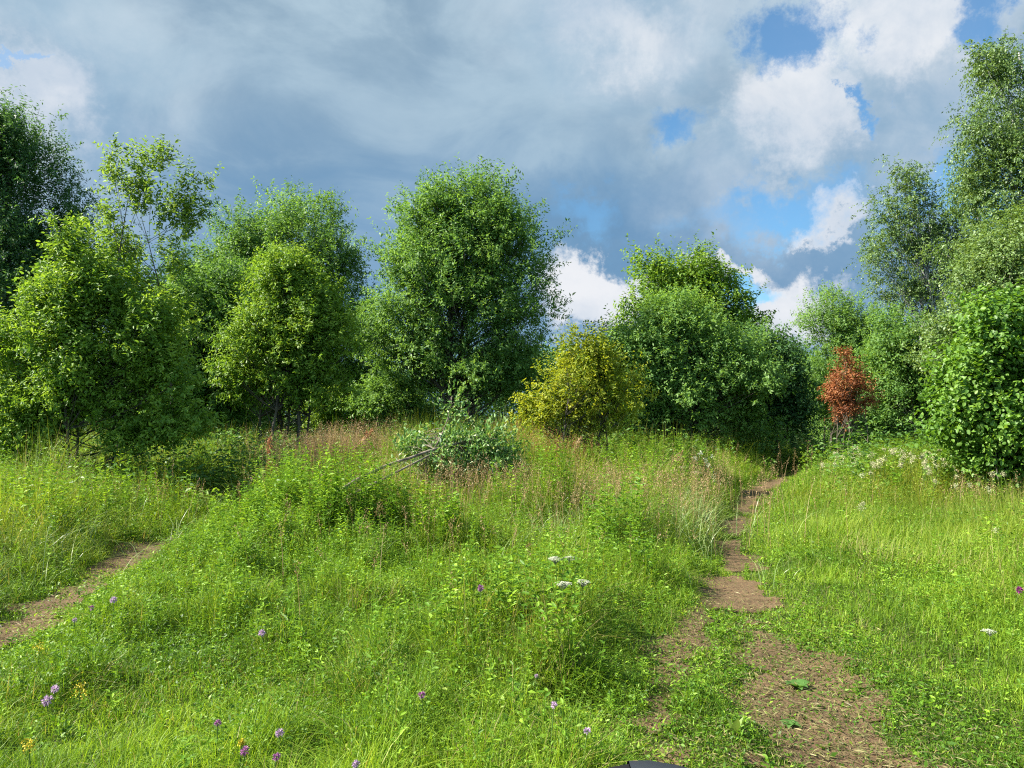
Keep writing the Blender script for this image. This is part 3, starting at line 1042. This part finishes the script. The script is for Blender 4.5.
    # right-hand side
    tree('birch_tree', 'grey-green birch with loose ragged crown behind the red shrub', 'tree', 925, 33,
         [(915, 225, 40, 58), (886, 240, 28, 56), (952, 228, 34, 42), (925, 285, 54, 42), (970, 250, 30, 50), (896, 190, 18, 28), (925, 190, 14, 22)], 250, 10, 12, .085, .55, L_BIRCH, bark=BIRCH, stems=3, rs=.13, cr=.5, droop=.55, up=.35, shell=.6, shoots=.08, lump_k=1.4)
    tree('birch_tree', 'tallest birch with drooping branches at the right edge', 'tree', 1060, 22,
         [(1018, 70, 42, 40, .8), (1000, 135, 46, 36, .8), (1030, 190, 75, 60), (1055, 120, 70, 70), (990, 165, 40, 28, .7), (968, 158, 26, 14, .7), (985, 105, 34, 22, .7), (992, 62, 34, 22, .7), (1020, 250, 80, 60), (1000, 55, 24, 20, .7), (985, 205, 30, 34)],
         430, 10, 12, .072, .5, L_BIRCH, bark=BIRCH, stems=1, rs=.2, cr=.42, droop=.7, up=.25, shell=.5, bright=.5, top_frac=.97, lump_k=1.5)
    tree('young_birch', 'bushy green tree below the tall right-hand birch', 'tree', 985, 19,
         [(1000, 285, 44, 46), (1020, 255, 40, 46), (960, 335, 32, 40), (990, 350, 56, 46)], 250, 10, 12, .075, .5, L_BIRCH, bark=BARK_PALE, stems=3, rs=.09, cr=.40, bright=.72, shoots=.1)
    tree('willow_tree', 'feathery green willow left of the red withered shrub', 'tree', 835, 28,
         [(835, 330, 34, 44), (825, 385, 30, 48), (858, 350, 28, 46), (845, 410, 42, 32)], 260, 10, 13, .09, .36, L_WILLOW, stems=4, rs=.09, cr=.42, shoots=.15, bright=.8)
    tree('aspen_shrub', 'green young tree between the red withered shrub and hazel bush', 'tree', 905, 23,
         [(900, 350, 36, 44), (925, 385, 40, 44), (885, 395, 34, 44), (905, 425, 46, 28), (945, 415, 32, 32)], 330, 10, 12, .085, .46, L_WILLOW, bark=BARK_PALE, stems=4, rs=.07, cr=.38, shoots=.12, bright=.68)
    tree('withered_shrub', 'withered shrub with rust-red dead leaves and bare pale stems', 'shrub', 850, 19.2,
         [(845, 386, 18, 24), (838, 396, 14, 18), (854, 396, 15, 20), (844, 364, 8, 14), (850, 412, 16, 12)], 84, 7, 9, .062, .40, L_RED, bark=BARK_DRY, stems=6, rs=.022, cr=.20, shoots=.3, lower=.62, lump_k=1.4)
    tree('hazel_bush', 'hazel bush with large round bright leaves at the right edge', 'shrub', 1010, 12,
         [(990, 365, 46, 58), (1034, 350, 46, 54), (975, 415, 42, 42), (1020, 420, 60, 52), (1010, 322, 24, 22), (955, 395, 20, 24), (1000, 455, 44, 24)], 460, 8, 8, .077, .72, L_HAZEL, stems=6, rs=.035, cr=.28, up=.45, bright=.55, full=True, spread=.6, lump_k=1.3, shoots=.12)
    # leafy undergrowth round the feet of the trees
    for mt, label, spots in ((L_BRIGHT, 'bright nettles and saplings round the feet of the trees', ((20, 12.5, 2.0, 40, .7), (150, 15.5, 1.6, 30, .6), (340, 20, 1.6, 60, 1.1), (400, 21.5, 1.5, 40, .8), (530, 17.5, 1.4, 50, .9), (210, 18, 1.2, 40, .8), (610, 17.0, 1.0, 40, .9), (890, 21.5, 3.0, 60, .6), (846, 18.6, .7, 26, .8), (985, 13, .8, 50, .9))),
                             (L_WILLOW, 'dark green undergrowth round the feet of the trees', ((60, 16.5, 2.5, 80, 1.0), (185, 14.8, 1.1, 90, .95), (235, 16.5, 1.2, 90, 1.1), (120, 13.6, 1.2, 60, .7), (190, 19, 2.0, 80, 1.2), (290, 22.5, 2.0, 80, 1.2), (450, 23.5, 2.5, 100, 1.2), (560, 20, 2.0, 90, 1.3), (660, 22.5, 2.5, 120, 1.3), (740, 24, 1.4, 80, 1.1), (900, 23, 3.5, 140, 1.0), (970, 14.5, 1.4, 80, 1.3)))):
        bag = Bag()
        for px, d, sp, k, hh in spots:
            yy = np.repeat(R.normal(d, sp * .5, k), 60)
            xx = np.repeat((px - 512) / FPX * d + R.normal(0, sp, k), 60)
            hq = np.repeat(hh * R.uniform(.5, 1.2, k), 60)
            n = len(xx)
            zz = R.random(n) ** .7
            xx = xx + R.normal(0, .16, n)
            yy = yy + R.normal(0, .16, n)
            P = np.stack([xx, yy, ground_z(xx, yy) + .05 + zz * hq], 1)
            ok = dirt(xx, yy) < .1
            a = R.uniform(0, 6.283, n)
            ax = np.stack([np.cos(a), np.sin(a), R.normal(.1, .4, n)], 1)
            rr = fit(np.repeat(R.normal(.5, .18, k), 60) + R.normal(0, .12, n))
            leaves(bag, P[ok], ax[ok], nrm(np.array([0, 0, .8]) + R.normal(0, .5, (n, 3)))[ok], R.uniform(.07, .13, n)[ok], .42, rr[ok])
        tag(bag.build('undergrowth', mt), label, 'undergrowth', None, 'stuff')
    # the dark wood behind everything, one mass
    bag = Bag()
    k = 12000
    xx = R.uniform(-34, 40, k)
    yy = R.uniform(34, 42, k)
    hmax = 3.6 + 2.4 * vnoise(xx, yy, .16, 88, 3)
    zz = R.random(k) ** .8 * hmax
    P = np.repeat(np.stack([xx, yy, zz], 1), 22, 0)
    n = len(P)
    P = P + R.normal(0, .32, (n, 3))
    P[:, 2] = np.maximum(P[:, 2], .05)
    leaves(bag, P, R.normal(0, 1, (n, 3)), nrm(R.normal(0, .6, (n, 3)) + np.array([0, -.2, .7])), R.uniform(.12, .22, n), .55, fit(np.repeat(R.normal(.5, .2, k), 22) + R.normal(0, .1, n)))
    tag(bag.build('distant_woodland', L_DEEP), 'dark edge of the wood behind the clearing', 'woodland', None, 'stuff')


build_trees()

# ------------------------------------------------------------------ fallen branch heap with pale leaves


def build_fallen_branch():
    d = 10.6
    base = at_depth(332, 498, d)
    gz = float(ground_z(base[0], base[1]))
    root = np.array([base[0], base[1], gz])
    t = empty('fallen_branch', root, 'felled willow branch with pale upturned leaves lying in the grass', 'branch')

    def limb(pts, r0, r1):
        bag = Bag()
        p = np.array([at_depth(a, b, dd) for a, b, dd in pts])
        q = np.concatenate([bez(p[0], p[1], p[2], 12)] + [bez(p[i], p[i + 1], p[i + 2], 12)[1:] for i in range(2, len(p) - 2, 2)])
        tube(bag, q, np.linspace(r0, r1, len(q)), 7)
        bag.build('stem', BARK_DRY, t, root)
        return q
    q1 = limb([(328, 500, 10.6), (365, 470, 11.2), (410, 458, 12.0), (455, 440, 12.6), (490, 440, 13)], .032, .012)
    q2 = limb([(345, 498, 10.7), (385, 478, 11.3), (430, 455, 12.2), (450, 425, 12.8), (452, 396, 13)], .020, .006)
    bag = Bag()
    C = []
    for cx, cy_, rx, ry, k in ((450, 462, 52, 26, 75), (490, 455, 36, 24, 55), (425, 450, 28, 20, 30), (510, 478, 28, 20, 28), (452, 410, 10, 16, 6), (420, 484, 48, 16, 36), (475, 440, 34, 8, 16)):
        q = nrm(R.normal(0, 1, (k, 3))) * (R.random((k, 1)) ** .45)
        c = at_depth(cx, cy_, 12.8)
        s = 12.8 / FPX
        C.append(c + q * np.array([rx * s, rx * s * .8, ry * s]))
    C = np.concatenate(C)
    C[:, 2] = np.maximum(C[:, 2], ground_z(C[:, 0], C[:, 1]) + .05)
    tw = Bag()
    for c in C:
        qa = np.concatenate([q1[6:], q2[6:]])
        dq = np.linalg.norm(qa - c, axis=1) + R.uniform(0, .25, len(qa))
        s = qa[int(np.argmin(dq))]
        tube(tw, bez(s, (s + c) / 2 + np.array([0, 0, .12]), c, 5), np.linspace(.005, .002, 5), 4)
    tw.build('twigs', BARK_DRY, t, root)
    tq, per = 5, 7
    T = len(C) * tq
    st = np.repeat(C, tq, 0) + R.normal(0, .09, (T, 3))
    dv = nrm(R.normal(0, .8, (T, 3)) + np.array([.3, 0, .55]))
    tt = (np.arange(per) + .5) / per
    P = (st[:, None, :] + dv[:, None, :] * (.26 * tt)[None, :, None]).reshape(-1, 3)
    N = len(P)
    ax = np.repeat(dv, per, 0) * .6 + R.normal(0, .6, (N, 3)) + np.array([0, 0, .25])
    rn = fit(R.normal(.45, .2, N))
    rn = np.where(R.random(N) < .13, 1.0, rn)
    leaves(bag, P, ax, R.normal(0, 1, (N, 3)), R.uniform(.055, .095, N), .40, rn, full=True)
    bag.build('foliage', L_PALE, t, root)


build_fallen_branch()

# ------------------------------------------------------------------ flowers and single plants
def flat_mat(name, col, rough=.6, trans=.2):
    return leaf_mat(name, tuple(c * .7 for c in col), col, tuple(min(.9, c * 1.3) for c in col), trans, tcol=(1.1, 1.1, 1.1), rough=rough, spec=.2)


F_PURPLE = flat_mat('clover_petal', (.34, .13, .29))
F_LILAC = flat_mat('pale_lilac_petal', (.50, .34, .50))
F_PLUM = flat_mat('dark_knapweed_petal', (.24, .035, .17))
F_WHITE = flat_mat('white_petal', (.42, .44, .33))
F_CREAM = flat_mat('cream_petal', (.42, .41, .24))
F_YELLOW = flat_mat('yellow_petal', (.50, .40, .03))
STALK = leaf_mat('green_stalk', (.05, .10, .02), (.08, .14, .03), (.12, .18, .05), .1)


def flower_parts(t, h, head, petal, n, pl, kind):
    """stem, a pair of leaves and a flower head made of many small petals"""
    bag = Bag()
    lean = np.array([R.normal(0, .12), R.normal(0, .12), 0]) * h
    top = np.array([0, 0, h])
    base = -lean
    tube(bag, bez(base, base * .3 + top * .6, top, 5), np.linspace(.0035, .0022, 5), 5)
    bag.build('stem', STALK, t)
    for k in range(2 if kind == 'ball' else 0):
        bag = Bag()
        a = R.uniform(0, 6.28)
        leaves(bag, (base + (top - base) * R.uniform(.3, .8))[None, :], np.array([[math.cos(a), math.sin(a), .4]]), np.array([[0, 0, 1.0]]), R.uniform(.03, .05), .4, np.array([.5]), full=True)
        bag.build('leaf', G_HERB, t)
    bag = Bag()
    if kind == 'ball':
        q = nrm(R.normal(0, 1, (n, 3)) + np.array([0, 0, .25]))
        leaves(bag, top + q * head * .25, q, R.normal(0, 1, (n, 3)), np.full(n, head * .85), .30, fit(R.normal(.5, .2, n)))
    elif kind == 'umbel':
        k = n // 9
        rr = head * np.sqrt(R.random(k))
        aa = R.uniform(0, 6.28, k)
        u = np.stack([np.cos(aa) * rr, np.sin(aa) * rr, .012 - rr ** 2 / head * .25], 1) + top
        for p in u:
            tube(bag, np.stack([top - np.array([0, 0, head * .8]), p]), [.0012, .0012], 3, .1)
        P = np.repeat(u, 9, 0) + R.normal(0, pl * .7, (k * 9, 3)) * np.array([1, 1, .35])
        b = R.uniform(0, 6.28, len(P))
        leaves(bag, P, np.stack([np.cos(b), np.sin(b), np.zeros(len(P))], 1), np.tile([0, 0, 1.0], (len(P), 1)), np.full(len(P), pl), .8, fit(R.normal(.6, .2, len(P))))
    else:                                       # plume: fluffy upright panicle
        P = top + R.normal(0, 1, (n, 3)) * np.array([head * .45, head * .45, head * .5])
        leaves(bag, P, R.normal(0, 1, (n, 3)), R.normal(0, 1, (n, 3)), np.full(n, pl), .8, fit(R.normal(.5, .25, n)))
    bag.build('flower_head', petal, t)


def flower(name, label, px, py, h, head, petal, kind, n=60, pl=.012, group=None, depth=None):
    if depth is None:
        x, y, z = hit(px, py, h)
    else:
        x = (px - 512) / FPX * depth
        y = depth
        z = float(ground_z(x, y))
        r = at_depth(px, py, depth)
        h = max(.12, r[2] - z)
    t = empty(name, (x, y, z), label, 'flower', group)
    flower_parts(t, h, head, petal, n, pl, kind)


def build_flowers():
    C = 'clover_flower'
    g = 'purple clover flowers in the near grass'
    for px, py, h, hd, mt, lb in (
            (62, 689, .22, .024, F_LILAC, 'pale lilac clover head, upper one of the pair left of the yellow blooms'),
            (55, 701, .20, .030, F_LILAC, 'pale lilac clover head, lower one of the pair left of the yellow blooms'),
            (223, 723, .17, .018, F_PURPLE, 'small dusky purple clover standing alone in the lower left grass'),
            (250, 751, .17, .022, F_PURPLE, 'bright purple clover at the bottom edge, left one beside a yellow speck'),
            (281, 757, .17, .017, F_PURPLE, 'small purple clover at the bottom edge right of the bright purple one'),
            (284, 733, .18, .022, F_LILAC, 'wide pale lilac clover above the two at the bottom edge'),
            (423, 695, .20, .020, F_PURPLE, 'round purple clover alone in the middle foreground grass'),
            (481, 588, .28, .024, F_PURPLE, 'purple clover in the mid meadow below the white umbels'),
            (553, 705, .18, .017, F_LILAC, 'faded pinkish clover in the lower middle grass'),
            (586, 731, .18, .017, F_LILAC, 'pale pink clover near the black plastic cover'),
            (536, 676, .20, .012, F_LILAC, 'tiny pale clover above the faded pinkish clover'),
            (265, 633, .24, .026, F_LILAC, 'greyish pink clover in the left grass below the weeds'),
            (118, 600, .26, .028, F_LILAC, 'pale mauve clover in the grass right of the bare earth strip'),
            (96, 608, .24, .022, F_PURPLE, 'mauve clover just left of the pale mauve one'),
            (80, 620, .24, .018, F_LILAC, 'small mauve clover lowest of three by the bare earth strip'),
            (359, 764, .16, .018, F_LILAC, 'brownish pink clover at the bottom edge in the middle')):
        flower(C, lb, px, py, h, hd, mt, 'ball', 70, depth=veg_depth(px, py, 1.15), group=g)
    flower('knapweed_flower', 'dark plum knapweed at the right edge of the photo', 1014, 590, .45, .030, F_PLUM, 'ball', 80, depth=veg_depth(1014, 590, 1.1))
    g = 'yellow blooms in the left grass'
    for px, py, hd, lb in ((87, 690, .05, 'largest yellow bloom cluster, right of the lilac clover pair'),
                           (38, 745, .032, 'yellow bloom cluster in the bottom left corner'),
                           (46, 648, .05, 'pale yellow bloom cluster below the bare earth strip'),
                           (247, 742, .012, 'tiny yellow bloom above the bright purple clover')):
        flower('yellow_flower', lb, px, py, .17, hd, F_YELLOW, 'plume', 90, .010, depth=veg_depth(px, py, 1.15), group=g)
    g = 'white umbels in the meadow'
    for px, py, hd, lb in ((569, 558, .065, 'wide white umbel in the mid meadow, largest of its cluster'),
                           (555, 559, .045, 'white umbel just left of the wide one in the mid meadow'),
                           (582, 582, .05, 'lower right white umbel of the mid-meadow cluster'),
                           (563, 584, .05, 'lower left white umbel of the mid-meadow cluster')):
        flower('white_umbel', lb, px, py, .42, hd, F_WHITE, 'umbel', 340, .010, depth=veg_depth(px, py, 1.1), group=g)
    for px, py, hd, lb in ((682, 467, .09, 'flat white umbel near the shaded path end, left one'), (694, 472, .11, 'wider flat white umbel near the shaded path end, lower right one')):
        flower('white_umbel', lb, px, py, .8, hd, F_CREAM, 'umbel', 340, .016, depth=13.5, group=g)
    flower('white_umbel', 'white bloom by the yellow stalk in the right grass', 990, 632, .30, .035, F_WHITE, 'umbel', 200, .010)
    # meadowsweet on the right bank
    done = 0
    while done < 95:
        px = R.uniform(818, 1008)
        py = R.choice([R.uniform(447, 460), R.uniform(450, 468), R.uniform(452, 475), R.uniform(456, 530)])
        if px < 850 and py > 470:
            continue
        d = veg_depth(px, py, 1.12)
        if d > 21 or d < 6:
            continue
        flower('meadowsweet_flower', 'cream meadowsweet plume above the yellow-green herbs of the right bank', px, py, 1, min(1, d / 15) * R.uniform(.035, .07), F_CREAM, 'plume', 80, .019 * min(1, d / 15), depth=d, group='meadowsweet on the right bank')
        done += 1
    for px, py in ((700, 453), (705, 460), (711, 456), (708, 466), (713, 476), (695, 458)):
        flower('white_flower', 'small white blossom in the tuft left of the shaded path end', px, py, 1, .05, F_WHITE, 'plume', 30, .022, depth=14, group='white blossoms by the shaded path end')

    # dock leaves
    def leafy(name, label, px, py, n, ln, wr, upz, mt, cat='plant'):
        x, y, z = hit(px, py, 0)
        t = empty(name, (x, y, z), label, cat)
        for k in range(n):
            bag = Bag()
            a = 6.28 * k / n + R.uniform(0, .6)
            m = 7
            tt = np.linspace(0, 1, m)
            L_ = ln * R.uniform(.75, 1.1)
            prof = np.sin(np.clip(tt * 1.02 + .03, 0, 1) ** .75 * math.pi) * L_ * wr * .5 + .002
            u = upz * R.uniform(.8, 1.1)
            c = np.stack([tt * L_ * math.cos(a) * (1 - u * .8), tt * L_ * math.sin(a) * (1 - u * .8), L_ * (tt * u - .35 * tt ** 3 * (1 - u)) + .015], 1)
            sd = np.array([-math.sin(a), math.cos(a), 0])
            v = np.stack([c - sd * prof[:, None] + np.array([0, 0, 1]) * prof[:, None] * .35, c, c + sd * prof[:, None] + np.array([0, 0, 1]) * prof[:, None] * .35], 1).reshape(-1, 3)
            i = np.arange(m - 1)[:, None] * 3
            f = np.concatenate([i + np.array([0, 1, 4, 3]), i + np.array([1, 2, 5, 4])])
            bag.add(v, f, .5 + .1 * math.sin(k * 2))
            bag.build('leaf', mt, t, smooth=True)
    leafy('dock_plant', 'pale upright dock leaf beside the bare earth near the bottom', 735, 738, 3, .17, .27, .75, G_SEDGE)
    leafy('burdock_plant', 'dark broad-leaved rosette in the middle of the trampled patch', 797, 690, 6, .13, .6, .4, L_WILLOW)
    leafy('plantain_plant', 'small oval-leaved rosette at the left rim of the bare earth', 790, 727, 6, .09, .5, .3, L_WILLOW)
    leafy('dock_plant', 'broad upright dock leaves at the bottom edge in the middle', 492, 764, 5, .20, .4, .75, G_SHORT)
    leafy('dock_plant', 'light green dock leaves in the lower left grass', 182, 752, 4, .13, .45, .6, G_HERB)

    # dry plumed stalks
    def plume(label, px, py, d, h, lean, hl, mt):
        tp = at_depth(px, py, d)
        b = np.array([tp[0] - lean * h, d, 0])
        b[2] = float(ground_z(b[0], b[1]))
        t = empty('plume_grass', b, label, 'grass', 'single plumed grass stalks')
        rel = tp - b
        cv = bez(np.zeros(3), np.array([0, 0, rel[2] * .75]), rel, 9)
        bag = Bag()
        tube(bag, cv, np.linspace(.005, .002, 9), 4, .4)
        bag.build('stalk', G_DRY, t)
        bag = Bag()
        k = 150
        u = R.random(k)
        dirn = nrm((cv[-1] - cv[-3])[None, :])
        P = rel - dirn * (u * hl)[:, None] + R.normal(0, .030, (k, 3)) * np.sin(u * 3.0 + .1)[:, None]
        leaves(bag, P, dirn + R.normal(0, .45, (k, 3)), R.normal(0, 1, (k, 3)), R.uniform(.03, .06, k), .3, fit(R.normal(.6, .2, k)))
        bag.build('plume', mt, t)
    plume('reddish plume grass at the trunk of the small bright tree, upper one', 270, 438, 12.0, 1.2, .02, .28, G_RUST)
    plume('reddish plume grass at the trunk of the small bright tree, lower one', 269, 462, 11.5, .8, -.02, .25, G_RUST)
    plume('brown drooping plume left of the branch heap, upper one', 372, 430, 14.5, 1.2, .3, .35, G_RUST)
    plume('tan drooping plume left of the branch heap, lower one', 366, 438, 14.0, 1.1, .35, .3, G_DRY)
    plume('tan plume leaning at the foot of the yellow shrub', 581, 438, 14, 1.1, .2, .35, G_DRY)
    plume('pinkish tan plume leaning right before the dark thicket', 682, 452, 13.5, 1.0, .3, .35, G_DRY)
    plume('faint tan plume left of the pinkish one before the dark thicket', 650, 462, 13.5, .9, .2, .3, G_DRY)
    plume('yellowed upright stalk in the right-hand grass', 976, 606, 6.6, .5, .02, .28, G_DRY)


build_flowers()

# ------------------------------------------------------------------ black plastic cover at the bottom edge


def build_cover():
    m, nt, N, L = new_mat('black_plastic')
    p = N('ShaderNodeBsdfPrincipled')
    n = N('ShaderNodeTexNoise')
    n.inputs['Scale'].default_value = 260
    n.inputs['Detail'].default_value = 3
    b = N('ShaderNodeBump')
    b.inputs['Strength'].default_value = .12
    b.inputs['Distance'].default_value = .001
    L(n.outputs['Fac'], b.inputs['Height'])
    L(b.outputs[0], p.inputs['Normal'])
    p.inputs['Base Color'].default_value = (.022, .024, .030, 1)
    p.inputs['Roughness'].default_value = .34
    o = N('ShaderNodeOutputMaterial')
    L(p.outputs[0], o.inputs[0])
    d = .95
    c = at_depth(652, 764, d)
    z0 = c[2]
    root = np.array([c[0], c[1], float(ground_z(c[0], c[1]))])
    t = empty('vehicle_console', root, 'black plastic vehicle cover poking in at the bottom edge', 'vehicle cover')
    w = 52 / FPX * d
    # hood: a chamfered shell seen edge-on
    prof = [(-w * .44, .004), (-w * .05, .0045), (w * .45, -.001), (w * .98, -.009), (w * 1.06, -.05)]
    side = [(-w * 1.06, -.055), (-w * .98, -.012), (-w * .80, -.002), (-w * .45, .002)]
    rows = [(-.16, -.035, .86), (-.06, -.004, .97), (0, 0, 1), (.012, -.006, 1.01), (.03, -.10, .9), (-.02, -.22, .6)]

    def shell(pf, name, mat, back):
        v = [(c[0] + xx * sc, c[1] + yy - back, z0 + zz + dz) for yy, dz, sc in rows for xx, zz in pf]
        k = len(pf)
        f = [(a * k + b_, a * k + b_ + 1, (a + 1) * k + b_ + 1, (a + 1) * k + b_) for a in range(len(rows) - 1) for b_ in range(k - 1)]
        bag = Bag()
        bag.add(np.array(v), np.array(f), .5)
        bag.build(name, mat, t, root)
    dk = m.copy()
    dk.name = 'recess_shade_black'
    pd = [q for q in dk.node_tree.nodes if q.type == 'BSDF_PRINCIPLED'][0]
    pd.inputs['Base Color'].default_value = (.006, .006, .007, 1)  # left facet coloured near-black, matt, to stand in for a recess's shade
    pd.inputs['Roughness'].default_value = .8
    pd.inputs['Specular IOR Level'].default_value = .15
    shell(prof, 'hood', m, 0)
    shell(side, 'recess_shade_facet', dk, .004)
    bag = Bag()
    tube(bag, [(c[0], c[1] - .03, z0 - .04), (c[0], c[1] - .06, z0 - .30), (c[0], c[1] - .05, root[2] - .02)], [.03, .028, .04], 12)
    bag.build('column', m, t, root, smooth=True)
    bag = Bag()
    tube(bag, [(c[0] - .33, c[1] - .20, z0 - .10), (c[0] - .15, c[1] - .08, z0 - .14), (c[0], c[1] - .05, z0 - .15), (c[0] + .15, c[1] - .08, z0 - .14), (c[0] + .33, c[1] - .20, z0 - .10)], [.012] * 5, 10)
    bag.build('handlebar', m, t, root, smooth=True)


build_cover()
